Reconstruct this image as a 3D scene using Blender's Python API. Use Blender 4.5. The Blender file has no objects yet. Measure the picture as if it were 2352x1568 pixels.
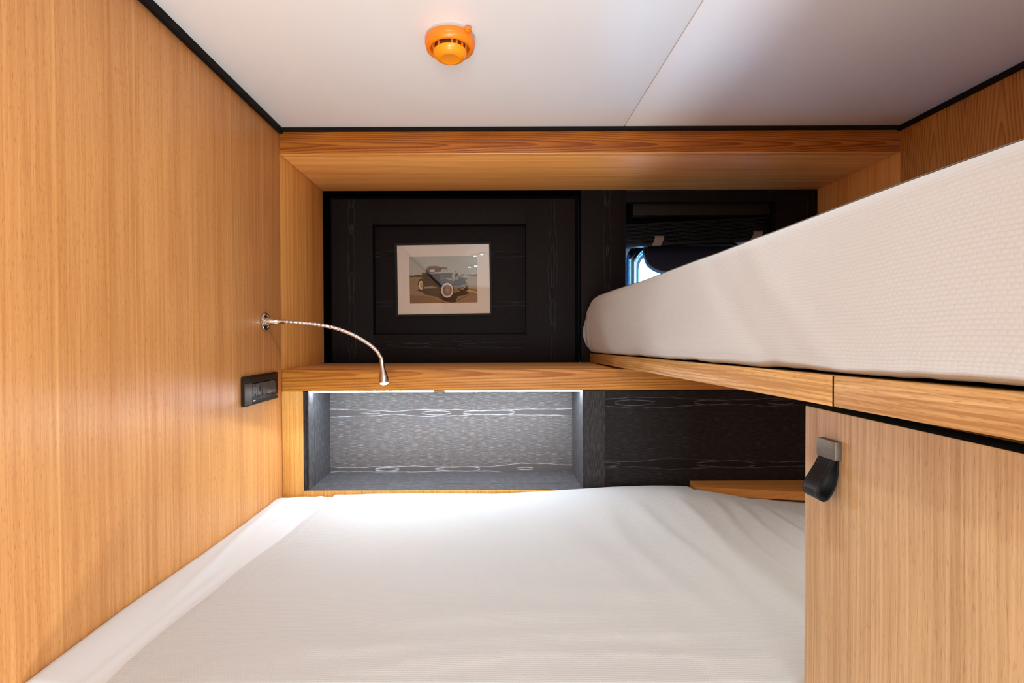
import bpy, bmesh, math, random
from mathutils import Vector, Matrix
random.seed(7)
C = bpy.context.scene
COL = C.collection
E = 1.40                      # eye height above the cabin floor; heights below are given relative to it

# ------------------------------------------------------------------ camera
cd = bpy.data.cameras.new('camera')
cd.sensor_width = 36.0
cd.lens = 1150.0 * 36.0 / 2352.0
cd.shift_x = 0.01868
cd.shift_y = 0.00173
cd.clip_start = 0.02
cam = bpy.data.objects.new('camera', cd); COL.objects.link(cam)
cam.matrix_world = Matrix.Translation((0, 0, E)) @ Matrix.Rotation(math.pi/2 - math.radians(.8), 4, 'X') @ Matrix.Rotation(math.radians(-.2), 4, 'Z')
C.camera = cam

# ------------------------------------------------------------------ sky seen through the open porthole
w = bpy.data.worlds.new('sky'); C.world = w; w.use_nodes = True
bg = w.node_tree.nodes['Background']
bg.inputs[0].default_value = (0.17, 0.50, 1.0, 1); bg.inputs[1].default_value = 15.0

# ------------------------------------------------------------------ exposure
vs = C.view_settings
vs.view_transform = 'Standard'; vs.look = 'None'; vs.gamma = 1.0; vs.use_curve_mapping = False
vs.exposure = 0.42
C.cycles.max_bounces = 12; C.cycles.diffuse_bounces = 8; C.cycles.glossy_bounces = 4
C.cycles.transparent_max_bounces = 12; C.cycles.sample_clamp_indirect = 6.0; C.cycles.caustics_reflective = False

# ------------------------------------------------------------------ large lights: unseen fill lamps added behind and below the camera
def area(name, loc, rot, sx, sy, power, col):
    l = bpy.data.lights.new(name, 'AREA'); l.shape = 'RECTANGLE'; l.size = sx; l.size_y = sy; l.energy = power; l.color = col
    o = bpy.data.objects.new(name, l); COL.objects.link(o); o.location = loc; o.rotation_euler = rot
    return o
area('rear_fill_light', (.05, -2.3, E - .50), (math.radians(112), 0, 0), .8, 1.1, 68.0, (.70, .91, 1.0))  # added lamp behind the camera, lifts walls and ceiling
area('floor_fill_light', (-.12, -.30, .12), (math.radians(180), 0, 0), .5, .4, 22.0, (.84, .94, 1.0))  # added lamp near the floor, brightens the ceiling from below
CEIL_W = .3                  # watts of each of the four small ceiling spots
BERTH_FILL_W = 1.35                # watts of the fill lamp added under the upper bunk
DOWN_FILL_W = 2.7                  # watts of the round fill lamp added in the ceiling
READ_W = 2.5                  # watts of the reading lamp
LED_L = 105.0                  # radiance of the strip under the shelf

# ------------------------------------------------------------------ node helpers
def new_mat(name):
    m = bpy.data.materials.new(name); m.use_nodes = True
    nt = m.node_tree; b = nt.nodes['Principled BSDF']
    return m, nt, b

class N:
    """tiny expression builder for shader nodes"""
    def __init__(s, nt): s.nt = nt
    def n(s, t, **k):
        o = s.nt.nodes.new(t)
        for a, v in k.items(): setattr(o, a, v)
        return o
    def put(s, sock, v):
        if hasattr(v, 'is_output') or isinstance(v, bpy.types.NodeSocket): s.nt.links.new(v, sock)
        else: sock.default_value = v
    def m(s, op, a, b=0.0, c=0.0, clamp=False):
        o = s.n('ShaderNodeMath', operation=op); o.use_clamp = clamp
        s.put(o.inputs[0], a); s.put(o.inputs[1], b); s.put(o.inputs[2], c)
        return o.outputs[0]
    def vec(s, x, y, z):
        o = s.n('ShaderNodeCombineXYZ')
        for i, v in enumerate((x, y, z)): s.put(o.inputs[i], v)
        return o.outputs[0]
    def noise(s, v, scale=1.0, detail=2.0, rough=.5, dist=0.0):
        o = s.n('ShaderNodeTexNoise'); s.put(o.inputs['Vector'], v)
        o.inputs['Scale'].default_value = scale; o.inputs['Detail'].default_value = detail
        o.inputs['Roughness'].default_value = rough; o.inputs['Distortion'].default_value = dist
        return o.outputs[0]
    def step(s, x, a, b, lo=0.0, hi=1.0):
        o = s.n('ShaderNodeMapRange', interpolation_type='SMOOTHSTEP')
        s.put(o.inputs[0], x)
        for i, v in enumerate((a, b, lo, hi)): o.inputs[i+1].default_value = v
        return o.outputs[0]
    def lin(s, x, a, b, lo=0.0, hi=1.0):
        o = s.n('ShaderNodeMapRange'); s.put(o.inputs[0], x)
        for i, v in enumerate((a, b, lo, hi)): o.inputs[i+1].default_value = v
        return o.outputs[0]
    def mix(s, f, a, b, mode='MIX'):
        o = s.n('ShaderNodeMix', data_type='RGBA', blend_type=mode)
        s.put(o.inputs[0], f); s.put(o.inputs[6], a); s.put(o.inputs[7], b)
        return o.outputs[2]
    def bump(s, h, strength, dist):
        o = s.n('ShaderNodeBump'); s.put(o.inputs['Height'], h)
        o.inputs['Strength'].default_value = strength; o.inputs['Distance'].default_value = dist
        return o.outputs[0]

def rgba(c): return (c[0], c[1], c[2], 1.0)
def mul(c, k): return tuple(min(1, x*k) for x in c)

def coords(x, grain, across, third, seed):
    tc = x.n('ShaderNodeTexCoord'); sp = x.n('ShaderNodeSeparateXYZ')
    x.nt.links.new(tc.outputs['Object'], sp.inputs[0])
    u = x.m('ADD', sp.outputs['XYZ'.index(grain)], seed*3.17)
    v = x.m('ADD', sp.outputs['XYZ'.index(across)], seed*1.31 if seed else 0.0)
    v = x.m('ADD', v, x.m('MULTIPLY', sp.outputs['XYZ'.index(third)], .83))
    return u, v

def wood(name, light, dark, grain, across, third, leaf=.16, v0=0.0, cath=0.0, freq=90.0, slope=.05, seed=0.0,
         streak=.5, pores=.6, leaf_var=.10, seam=0.0, rough=.38, arch_w=.06, coat=.0, wob=.012, midf=75.0, widek=.45):
    """plain-sawn veneer: fine streaks along the grain, short dark pores, leaves of slightly different tone, optional cathedral rings"""
    m, nt, b = new_mat(name); x = N(nt)
    u, v = coords(x, grain, across, third, seed)
    t = x.m('DIVIDE', x.m('SUBTRACT', v, v0), leaf)
    lid = x.m('FLOOR', t)
    vl = x.m('MULTIPLY', x.m('SUBTRACT', x.m('FRACT', t), .5), leaf)
    wn = x.n('ShaderNodeTexWhiteNoise', noise_dimensions='1D'); x.put(wn.inputs['W'], x.m('ADD', lid, seed+.37))
    off = x.m('MULTIPLY', wn.outputs[0], 7.0)
    uo = x.m('ADD', u, off)
    # gentle wander of the grain
    wander = x.m('MULTIPLY', x.m('SUBTRACT', x.noise(x.vec(x.m('MULTIPLY', uo, 2.2), x.m('MULTIPLY', v, 5.0), 0.0), 1.0, 2.0), .5), wob)
    vv = x.m('ADD', v, wander)
    fine = x.noise(x.vec(x.m('MULTIPLY', uo, 7.0), x.m('MULTIPLY', vv, 420.0), 0.0), 1.0, 3.0, .6)
    mid = x.noise(x.vec(x.m('MULTIPLY', uo, 1.3), x.m('MULTIPLY', vv, midf), 3.0), 1.0, 3.0, .55)
    wide = x.noise(x.vec(x.m('MULTIPLY', uo, .9), x.m('MULTIPLY', vv, 15.0), 9.0), 1.0, 2.0, .5)
    por = x.noise(x.vec(x.m('MULTIPLY', uo, 72.0), x.m('MULTIPLY', vv, 860.0), 5.0), 1.0, 1.0, .5)
    por = x.step(por, .58, .72)
    f = x.m('MULTIPLY', x.step(fine, .36, .68), .55)
    f = x.m('ADD', f, x.m('MULTIPLY', x.step(mid, .34, .70), .75))
    f = x.m('ADD', f, x.m('MULTIPLY', x.step(wide, .35, .68), widek))
    f = x.m('MULTIPLY', f, streak)
    if cath > 0:
        r0 = x.m('ADD', x.m('MULTIPLY', uo, slope), x.m('MULTIPLY', x.noise(x.vec(x.m('MULTIPLY', uo, 1.6), x.m('MULTIPLY', v, 6.0), 2.0), 1.0, 2.0), .05))
        a = x.m('DIVIDE', vl, arch_w)
        rr = x.m('ADD', x.m('POWER', x.m('ADD', x.m('MULTIPLY', a, a), .12), .5), x.m('MULTIPLY', r0, 18.0))
        ring = x.m('FRACT', x.m('MULTIPLY', rr, freq/18.0))
        ring = x.m('MULTIPLY', x.step(ring, .25, .95), x.step(ring, 1.0, .93))
        ring = x.m('MULTIPLY', ring, x.lin(fine, .3, .7, .55, 1.0))
        f = x.m('ADD', f, x.m('MULTIPLY', ring, cath))
    f = x.m('ADD', f, x.m('MULTIPLY', por, pores*.6), clamp=True)
    col = x.mix(f, rgba(light), rgba(dark))
    if leaf_var:
        col = x.mix(1.0, col, x.mix(wn.outputs[0], rgba((1-leaf_var, 1-leaf_var*1.15, 1-leaf_var*1.3)), rgba((1+leaf_var*.4,)*3)), 'MULTIPLY')
    if seam:
        d = x.m('ABSOLUTE', vl)
        k = x.m('MULTIPLY', x.step(d, leaf/2 - .0045, leaf/2 - .0008), seam)
        k = x.m('MULTIPLY', k, x.step(x.noise(x.vec(x.m('MULTIPLY', uo, 1.5), lid, 0.0), 1.0, 1.0), .35, .6))
        col = x.mix(k, col, rgba(mul(light, 1.35)))
    x.put(b.inputs['Base Color'], col)
    x.put(b.inputs['Roughness'], x.lin(f, 0, 1, rough, rough + .14))
    b.inputs['Specular IOR Level'].default_value = .25
    hh = x.m('SUBTRACT', 1.0, x.m('ADD', x.m('MULTIPLY', por, .7), x.m('MULTIPLY', fine, .3)))
    x.put(b.inputs['Normal'], x.bump(hh, .25, .0004))
    return m

def cerused(name, grain, across, third, leaf=.19, v0=0.0, seed=0.0, base=(.017, .013, .012), lime=(.30, .31, .35), lines=1.0, amount=.8, pinch=1.0):
    """black-stained open-pored oak whose pores carry a pale liming: fine broken lines, and lens-shaped figure along the leaf centres"""
    m, nt, b = new_mat(name); x = N(nt)
    u, v = coords(x, grain, across, third, seed)
    t = x.m('DIVIDE', x.m('SUBTRACT', v, v0), leaf)
    lid = x.m('FLOOR', x.m('ADD', t, .5))
    vl = x.m('MULTIPLY', x.m('SUBTRACT', t, lid), leaf)
    uo = x.m('ADD', u, x.m('MULTIPLY', lid, 3.7))
    wob = x.m('MULTIPLY', x.m('SUBTRACT', x.noise(x.vec(x.m('MULTIPLY', uo, 3.0), lid, 4.0), 1.0, 1.0), .5), .006)
    d = x.m('ABSOLUTE', x.m('ADD', x.m('ADD', vl, wob), x.m('MULTIPLY', x.m('SUBTRACT', x.noise(x.vec(x.m('MULTIPLY', uo, 28.0), x.m('MULTIPLY', v, 60.0), 8.0), 1.0, 2.0), .5), .0028)))
    g1 = x.noise(x.vec(x.m('MULTIPLY', uo, 3.4), lid, 0.0), 1.0, 3.0, .45)
    g2 = x.noise(x.vec(x.m('MULTIPLY', uo, 5.5), lid, 7.0), 1.0, 1.0, .4)
    w1 = x.m('MULTIPLY', x.m('SUBTRACT', g1, .27), .044*pinch)
    w2 = x.m('MULTIPLY', x.m('SUBTRACT', g2, .50), .060*pinch)
    l1 = x.step(x.m('ABSOLUTE', x.m('SUBTRACT', d, w1)), .0017, .0003)
    w2p = x.m('MAXIMUM', w2, 0.0); r2 = x.m('POWER', x.m('MULTIPLY', w2p, .0085), .5)
    l2 = x.m('MULTIPLY', x.step(x.m('ABSOLUTE', x.m('SUBTRACT', d, r2)), .0022, .0005), x.step(w2, .0002, .0009))
    inside = x.step(x.m('SUBTRACT', w1, d), -.001, .001)
    fine = x.noise(x.vec(x.m('MULTIPLY', uo, 38.0), x.m('MULTIPLY', v, 1300.0), 0.0), 1.0, 2.0, .6)
    mid = x.noise(x.vec(x.m('MULTIPLY', uo, 1.5), x.m('MULTIPLY', v, 110.0), 2.0), 1.0, 2.0)
    fl = x.m('MULTIPLY', x.step(fine, .48, .72), x.lin(mid, .3, .7, .5, 1.0))
    fl = x.m('MULTIPLY', fl, x.lin(inside, 0, 1, 1.0, .12))
    brk = x.lin(x.noise(x.vec(x.m('MULTIPLY', uo, 30.0), x.m('MULTIPLY', v, 90.0), 1.0), 1.0, 2.0), .35, .65, .25, 1.0)
    eyes = x.m('MULTIPLY', x.m('MAXIMUM', l1, l2), brk)
    f = x.m('MAXIMUM', x.m('MULTIPLY', fl, .55), x.m('MULTIPLY', eyes, x.m('MULTIPLY', lines, .9)))
    f = x.m('MULTIPLY', f, amount, clamp=True)
    x.put(b.inputs['Base Color'], x.mix(f, rgba(base), rgba(lime)))
    b.inputs['Roughness'].default_value = .62
    b.inputs['Specular IOR Level'].default_value = .07
    x.put(b.inputs['Normal'], x.bump(fine, .3, .0005))
    return m

def plain(name, col, rough=.5, metal=0.0, spec=.5, bump=None, coat=0.0):
    m, nt, b = new_mat(name); x = N(nt)
    b.inputs['Base Color'].default_value = rgba(col); b.inputs['Roughness'].default_value = rough
    b.inputs['Metallic'].default_value = metal; b.inputs['Specular IOR Level'].default_value = spec
    b.inputs['Coat Weight'].default_value = coat
    tc = x.n('ShaderNodeTexCoord')
    n = x.noise(tc.outputs['Object'], bump[0] if bump else 60.0, 2.0)
    x.put(b.inputs['Roughness'], x.lin(n, .3, .7, max(0, rough - .03), rough + .03))
    if bump: x.put(b.inputs['Normal'], x.bump(n, bump[1], bump[2]))
    return m

def weave(name, col, bw, rh, strength, mortar=.30):
    """basket/waffle weave in the cloth's own UV (metres)"""
    m, nt, b = new_mat(name); x = N(nt)
    uv = x.n('ShaderNodeUVMap')
    sp = x.n('ShaderNodeSeparateXYZ'); x.put(sp.inputs[0], uv.outputs[0])
    v = x.m('DIVIDE', sp.outputs[1], rh); row = x.m('FLOOR', v)
    fv = x.m('FRACT', v); fu = x.m('FRACT', x.m('ADD', x.m('DIVIDE', sp.outputs[0], bw), x.m('MULTIPLY', x.m('MODULO', row, 2.0), .5)))
    def pillow(t): q = x.m('SUBTRACT', x.m('MULTIPLY', t, 2.0), 1.0); return x.m('SUBTRACT', 1.0, x.m('MULTIPLY', q, q))
    n = x.n('ShaderNodeTexNoise'); x.put(n.inputs['Vector'], uv.outputs[0]); n.inputs['Scale'].default_value = 700.0
    weft = x.m('MULTIPLY', pillow(fv), x.m('ADD', x.m('MULTIPLY', pillow(fu), .5), .5))
    h = x.m('ADD', weft, x.m('MULTIPLY', n.outputs[0], .5))
    x.put(b.inputs['Normal'], x.bump(h, strength, .0013))
    x.put(b.inputs['Base Color'], x.mix(x.m('MULTIPLY', x.m('SUBTRACT', 1.0, weft), mortar), rgba(col), rgba((col[0]*.72, col[1]*.68, col[2]*.63))))
    b.inputs['Roughness'].default_value = .92; b.inputs['Specular IOR Level'].default_value = .15
    b.inputs['Sheen Weight'].default_value = .15
    return m

def emit(name, col, strength):
    m = bpy.data.materials.new(name); m.use_nodes = True; nt = m.node_tree
    nt.nodes.remove(nt.nodes['Principled BSDF'])
    e = nt.nodes.new('ShaderNodeEmission'); e.inputs[0].default_value = rgba(col); e.inputs[1].default_value = strength
    nt.links.new(e.outputs[0], nt.nodes['Material Output'].inputs[0])
    return m

def glass(name, ior=1.5, tint=(1, 1, 1)):
    m = bpy.data.materials.new(name); m.use_nodes = True; nt = m.node_tree; x = N(nt)
    nt.nodes.remove(nt.nodes['Principled BSDF'])
    fr = x.n('ShaderNodeFresnel'); fr.inputs[0].default_value = ior
    t = x.n('ShaderNodeBsdfTransparent'); t.inputs[0].default_value = rgba(tint)
    g = x.n('ShaderNodeBsdfGlossy'); g.inputs['Roughness'].default_value = .015
    mx = x.n('ShaderNodeMixShader')
    x.put(mx.inputs[0], fr.outputs[0]); nt.links.new(t.outputs[0], mx.inputs[1]); nt.links.new(g.outputs[0], mx.inputs[2])
    nt.links.new(mx.outputs[0], nt.nodes['Material Output'].inputs[0])
    return m

# ------------------------------------------------------------------ materials
OAK_L, OAK_D = (.66, .345, .125), (.40, .165, .045)
RED_L, RED_D = (.60, .25, .055), (.32, .095, .015)
M = {}
M['wall_left'] = wood('oak veneer upright', (.82, .415, .150), (.56, .225, .058), 'Z', 'Y', 'X', leaf=.1635, v0=.729 - .1635*6 + .634*.83*-1, seam=.40, midf=120.0, widek=.4, streak=.55, pores=.9, leaf_var=.10)
M['alcove'] = wood('oak veneer upright, redder', (.86, .43, .125), (.56, .21, .04), 'Z', 'Y', 'X', leaf=.21, streak=.6, pores=.4, leaf_var=.08, seed=2.3)
M['wall_right'] = wood('oak veneer with arched figure', RED_L, RED_D, 'Z', 'Y', 'X', leaf=.185, v0=1.2945 - .185*8 + 1.216*.83, cath=.75, freq=62, slope=.16, streak=.35, pores=.35, leaf_var=.04, arch_w=.028, wob=.006)
M['beam'] = wood('oak board lying, arched figure', (.44, .135, .013), (.17, .036, .003), 'X', 'Z', 'Y', leaf=.11, v0=.54 + E + 1.5*.83 - .025, cath=.8, freq=95, slope=.05, streak=.5, pores=.35, leaf_var=0, arch_w=.030, seed=0)
M['soffit'] = wood('oak board underside', (.93, .44, .125), (.66, .25, .055), 'X', 'Y', 'Z', leaf=.60, cath=.22, freq=30, slope=.02, streak=.6, pores=.2, leaf_var=0, arch_w=.09, seed=4.1)
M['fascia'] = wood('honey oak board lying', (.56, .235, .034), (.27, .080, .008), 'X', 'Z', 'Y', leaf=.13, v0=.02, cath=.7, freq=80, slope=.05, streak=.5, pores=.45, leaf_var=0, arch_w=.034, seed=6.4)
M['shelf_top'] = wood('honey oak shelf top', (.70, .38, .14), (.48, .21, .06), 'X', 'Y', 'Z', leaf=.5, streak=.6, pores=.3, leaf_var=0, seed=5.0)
M['pillar'] = wood('honey oak upright', (.80, .45, .13), (.52, .23, .045), 'Z', 'X', 'Y', leaf=.5, midf=170.0, widek=.25, streak=.7, pores=.7, leaf_var=0, seed=3.3)
M['rail'] = wood('oak rail', (.64, .40, .155), (.34, .165, .045), 'Y', 'Z', 'X', leaf=.09, v0=.03, cath=.5, freq=85, slope=.05, streak=.7, pores=.7, leaf_var=0, arch_w=.025, seed=1.7)
M['rail_b'] = wood('oak rail, second length', (.63, .395, .16), (.34, .165, .045), 'Y', 'Z', 'X', leaf=.09, v0=.05, cath=.45, freq=80, slope=.06, streak=.7, pores=.8, leaf_var=0, arch_w=.028, seed=9.2)
M['cabinet'] = wood('pale oak upright', (.50, .345, .19), (.29, .175, .078), 'Z', 'Y', 'X', leaf=.4, midf=270.0, widek=.35, streak=.6, pores=.55, leaf_var=0, seed=7.7)
M['ledge'] = wood('oak ledge', (.60, .28, .075), (.38, .14, .03), 'X', 'Y', 'Z', leaf=.4, streak=.6, pores=.4, leaf_var=0, seed=8.8)
M['dark_x'] = cerused('black limed oak lying', 'X', 'Z', 'Y', amount=.05, v0=.09, lines=1.6, base=(.0075, .0042, .0037))
M['dark_z'] = cerused('black limed oak upright', 'Z', 'X', 'Y', amount=.05, v0=.45, seed=1.0, lines=1.6, base=(.0075, .0042, .0037))
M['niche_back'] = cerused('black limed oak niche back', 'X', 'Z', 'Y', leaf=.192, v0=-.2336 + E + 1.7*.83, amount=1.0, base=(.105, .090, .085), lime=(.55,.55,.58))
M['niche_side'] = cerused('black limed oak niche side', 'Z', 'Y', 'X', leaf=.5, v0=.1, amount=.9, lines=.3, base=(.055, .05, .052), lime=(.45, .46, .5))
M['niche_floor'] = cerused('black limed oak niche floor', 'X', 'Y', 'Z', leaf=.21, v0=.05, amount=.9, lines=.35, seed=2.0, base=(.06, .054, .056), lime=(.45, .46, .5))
M['niche_stile'] = cerused('black limed oak stile', 'Z', 'X', 'Y', leaf=.5, v0=.1, amount=.5, lines=.3, seed=3.0, base=(.026, .022, .022))
M['dark_panel'] = cerused('black limed oak low panel', 'X', 'Z', 'Y', leaf=.186, v0=-.207 + E + 1.51*.83, amount=.2, base=(.012, .0085, .008), lines=1.3)
M['black_trim'] = cerused('black trim profile', 'Y', 'Z', 'X', leaf=.5, amount=.04, lines=.3, base=(.009, .006, .005))
M['black_trim_x'] = cerused('black trim profile across', 'X', 'Z', 'Y', leaf=.5, amount=.04, lines=.3, base=(.009, .006, .005))
M['ceiling'] = plain('satin white ceiling panel', (.90, .87, .85), .40, spec=.4, bump=(3.0, .05, .002))
M['floor'] = wood('dark cabin floor', (.25, .16, .09), (.12, .07, .04), 'Y', 'X', 'Z', leaf=.12, streak=.6)
M["sheet"] = plain("white cotton sheet", (.62, .645, .665), .9, spec=.1, bump=(700.0, .12, .0004))
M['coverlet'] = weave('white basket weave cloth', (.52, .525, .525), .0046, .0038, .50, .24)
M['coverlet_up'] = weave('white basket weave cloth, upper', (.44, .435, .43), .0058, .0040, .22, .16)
M['orange'] = plain('orange moulded plastic', (.86, .20, .004), .34, spec=.5)
M['orange_hub'] = plain('orange moulded plastic, lighter', (.90, .275, .006), .30, spec=.5)
M['slot_dark'] = plain('dark mesh inside the vents', (.10, .035, .010), .7)
M['white_plastic'] = plain('white plastic', (.50, .48, .46), .4)
M['chrome'] = plain('polished chrome', (.80, .78, .76), .10, metal=1.0)
M['blue_reflection_metal'] = plain('polished metal of the porthole', (.16, .33, .44), .14, metal=1.0)  # blue of the reflected sky is put into the base colour
M['steel'] = plain('satin steel', (.70, .66, .62), .24, metal=1.0)
M['lens'] = emit('lit lamp lens', (1, .98, .94), 40.0)
M['led'] = emit('lit led strip', (.74, .87, 1.0), LED_L)
M['led_gap'] = plain('brass coloured strip joint', (.35, .22, .10), .5)
M['socket'] = plain('graphite plastic', (.022, .013, .010), .5, spec=.10)
M['socket_hi'] = plain('graphite plastic, lighter', (.085, .066, .055), .45, spec=.12)
M['socket_edge'] = plain('graphite plastic rim', (.010, .007, .006), .5, spec=.12)
M['black'] = plain('black plastic', (.003, .0025, .0025), .7, spec=.02)
M['mark'] = plain('white printed mark', (.85, .80, .80), .5)
M['mark_grey'] = plain('grey printed mark', (.30, .27, .26), .5)
M['frame'] = plain('black picture frame', (.010, .007, .006), .6, spec=.12)
M['mat_board'] = plain('cream mat board', (.52, .385, .305), .85)
M['pic_glass'] = glass('picture glass', 1.36)
M['blind'] = plain('black blind slat', (.007, .006, .006), .5, spec=.2)
M['headrail'] = plain('dark brown headrail', (.013, .008, .004), .6, spec=.15)
M['clip'] = plain('clear plastic clip', (.36, .30, .28), .18); M['clip'].node_tree.nodes['Principled BSDF'].inputs['Transmission Weight'].default_value = .55
M['liner'] = plain('white painted hull liner', (.72, .76, .82), .35)
M['sash_rim'] = plain('blue grey sash rim', (.16, .22, .30), .3)
M['tinted'] = plain('smoked acrylic', (.030, .035, .058), .14, spec=.6)
M['leather'] = plain('black leather', (.0065, .0055, .005), .42, spec=.16, bump=(900.0, .15, .0003))
M['leather_edge'] = plain('black leather cut edge', (.004, .0035, .0035), .5, spec=.15)
M['thread'] = plain('grey stitching thread', (.055, .05, .052), .7)
M['pewter'] = plain('brushed pewter', (.17, .14, .115), .5, metal=1.0, bump=(260.0, .35, .0006))
M['white_board'] = plain('white bounce board', (.82, .82, .80), .5)
M['bunk_base'] = plain('unpainted bunk base board', (.30, .18, .09), .7)

# ------------------------------------------------------------------ object helpers
ORG = {}
def link(name, me, mat, parent=None, origin=None):
    """vertices come in room coordinates (heights relative to the eye) and are stored about the thing's own base point"""
    o = bpy.data.objects.new(name, me); COL.objects.link(o)
    if isinstance(mat, (list, tuple)):
        for k in mat: me.materials.append(k)
    else: me.materials.append(mat)
    L = ORG[parent] if parent is not None else (origin if origin is not None else Vector((0, 0, 0)))
    me.transform(Matrix.Translation(Vector((0, 0, E)) - L))
    if parent is not None: o.parent = parent
    else: o.location = L
    ORG[o] = L
    return o

def to_obj(name, bm, mat, parent=None, origin=None, smooth=False, auto=None):
    bmesh.ops.recalc_face_normals(bm, faces=bm.faces)
    me = bpy.data.meshes.new(name); bm.to_mesh(me); bm.free()
    if smooth:
        for p in me.polygons: p.use_smooth = True
        if auto is not None: me.set_sharp_from_angle(angle=math.radians(auto))
    return link(name, me, mat, parent, origin)

def root(name, label, cat, loc, group=None):
    o = bpy.data.objects.new(name, None); COL.objects.link(o)
    L = Vector((loc[0], loc[1], loc[2] + E)); o.location = L; ORG[o] = L
    o.empty_display_size = .05
    o['label'] = label; o['category'] = cat
    if group: o['group'] = group
    return o

def tag(o, label, cat=None, group=None):
    o['label'] = label
    if cat: o['category'] = cat
    if group: o['group'] = group
    return o

def struct(name):
    o = bpy.data.objects.new(name, None); COL.objects.link(o); o['kind'] = 'structure'; ORG[o] = Vector((0, 0, 0))
    o.empty_display_size = .05
    return o

def hexa_bm(bm, p, bevel=0.0, seg=2, mi=0):
    """p: 8 corners, bottom ring then top ring"""
    vs_ = [bm.verts.new(q) for q in p]
    fs = [bm.faces.new([vs_[i] for i in f]) for f in ((3, 2, 1, 0), (4, 5, 6, 7), (0, 1, 5, 4), (1, 2, 6, 5), (2, 3, 7, 6), (3, 0, 4, 7))]
    for f in fs: f.material_index = mi
    if bevel:
        ed = list({e for f in fs for e in f.edges})
        bmesh.ops.bevel(bm, geom=ed, offset=bevel, segments=seg, affect='EDGES', profile=.6)
    return bm

def corners(x0, x1, y0, y1, z0, z1):
    return [(x0, y0, z0), (x1, y0, z0), (x1, y1, z0), (x0, y1, z0), (x0, y0, z1), (x1, y0, z1), (x1, y1, z1), (x0, y1, z1)]

def box(name, b, mat, parent=None, bevel=.0008, origin=None, seg=2):
    bm = bmesh.new(); hexa_bm(bm, corners(*b), bevel, seg)
    return to_obj(name, bm, mat, parent, origin, smooth=bool(bevel), auto=35)

def boxes(name, bl, mat, parent=None, bevel=.0006, origin=None):
    bm = bmesh.new()
    for b in bl:
        t = bmesh.new(); hexa_bm(t, corners(*b), bevel, 1)
        me = bpy.data.meshes.new('t'); t.to_mesh(me); t.free(); bm.from_mesh(me); bpy.data.meshes.remove(me)
    return to_obj(name, bm, mat, parent, origin)

def lathe_bm(bm, prof, M4, seg=48, cap=True):
    rings = []
    for r, h in prof:
        if r < 1e-6: rings.append([bm.verts.new(M4 @ Vector((0, 0, h)))])
        else: rings.append([bm.verts.new(M4 @ Vector((r*math.cos(2*math.pi*i/seg), r*math.sin(2*math.pi*i/seg), h))) for i in range(seg)])
    for a, b in zip(rings, rings[1:]):
        for i in range(seg):
            j = (i+1) % seg
            if len(a) == 1 and len(b) == 1: continue
            if len(a) == 1: bm.faces.new((a[0], b[i], b[j]))
            elif len(b) == 1: bm.faces.new((a[i], a[j], b[0]))
            else: bm.faces.new((a[i], a[j], b[j], b[i]))
    return bm

def lathe(name, prof, M4, mat, parent=None, seg=48, auto=40, origin=None):
    bm = bmesh.new(); lathe_bm(bm, prof, M4, seg)
    return to_obj(name, bm, mat, parent, origin, smooth=True, auto=auto)

def frame_along(p, d, up=Vector((0, 1, 0))):
    d = d.normalized(); a = up - d*up.dot(d)
    a.normalize(); b = d.cross(a)
    m = Matrix.Identity(4)
    for i in range(3): m[i][0], m[i][1], m[i][2], m[i][3] = a[i], b[i], d[i], p[i]
    return m

def catmull(pts, per):
    P = [Vector(p) for p in pts]; P = [P[0]*2 - P[1]] + P + [P[-1]*2 - P[-2]]
    out = []
    for i in range(1, len(P)-2):
        for k in range(per):
            t = k/per; a, b, c, d = P[i-1], P[i], P[i+1], P[i+2]
            out.append(.5*((2*b) + (c-a)*t + (2*a-5*b+4*c-d)*t*t + (3*b-a-3*c+d)*t**3))
    out.append(P[-2].copy())
    return out

def tube_bm(bm, path, radii, seg=16, up=Vector((0, 1, 0))):
    rings = []
    n = len(path)
    for i, p in enumerate(path):
        d = path[min(i+1, n-1)] - path[max(i-1, 0)]
        F = frame_along(p, d, up)
        r = radii[i] if isinstance(radii, (list, tuple)) else radii
        rings.append([bm.verts.new(F @ Vector((r*math.cos(2*math.pi*k/seg), r*math.sin(2*math.pi*k/seg), 0))) for k in range(seg)])
    for a, b in zip(rings, rings[1:]):
        for i in range(seg):
            j = (i+1) % seg; bm.faces.new((a[i], a[j], b[j], b[i]))
    bm.faces.new(rings[0]); bm.faces.new(rings[-1][::-1])
    return bm

def rrect(x0, x1, z0, z1, r, n=8):
    """rounded rectangle outline, counter-clockwise; r may be (bl, br, tr, tl)"""
    if not isinstance(r, (tuple, list)): r = (r,)*4
    out = []
    for (cx, cz, a0, rr) in ((x0+r[0], z0+r[0], 180, r[0]), (x1-r[1], z0+r[1], 270, r[1]), (x1-r[2], z1-r[2], 0, r[2]), (x0+r[3], z1-r[3], 90, r[3])):
        for k in range(n+1):
            a = math.radians(a0 + 90*k/n); out.append((cx + rr*math.cos(a), cz + rr*math.sin(a)))
    return out

def loop_solid(bm, outer, inner, f0, f1):
    """ring between two same-length outlines; f0/f1 map an (x, z) pair to the front / back point"""
    n = len(outer)
    R = [[bm.verts.new(f(*p)) for p in lp] for f, lp in ((f0, outer), (f0, inner), (f1, inner), (f1, outer))]
    for a, b in zip(R, R[1:] + R[:1]):
        for i in range(n):
            j = (i+1) % n; bm.faces.new((a[i], a[j], b[j], b[i]))
    return bm

def prism(bm, loop, f0, f1):
    a = [bm.verts.new(f0(*p)) for p in loop]; b = [bm.verts.new(f1(*p)) for p in loop]
    n = len(loop)
    for i in range(n):
        j = (i+1) % n; bm.faces.new((a[i], a[j], b[j], b[i]))
    bm.faces.new(a); bm.faces.new(b[::-1])
    return bm

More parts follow.
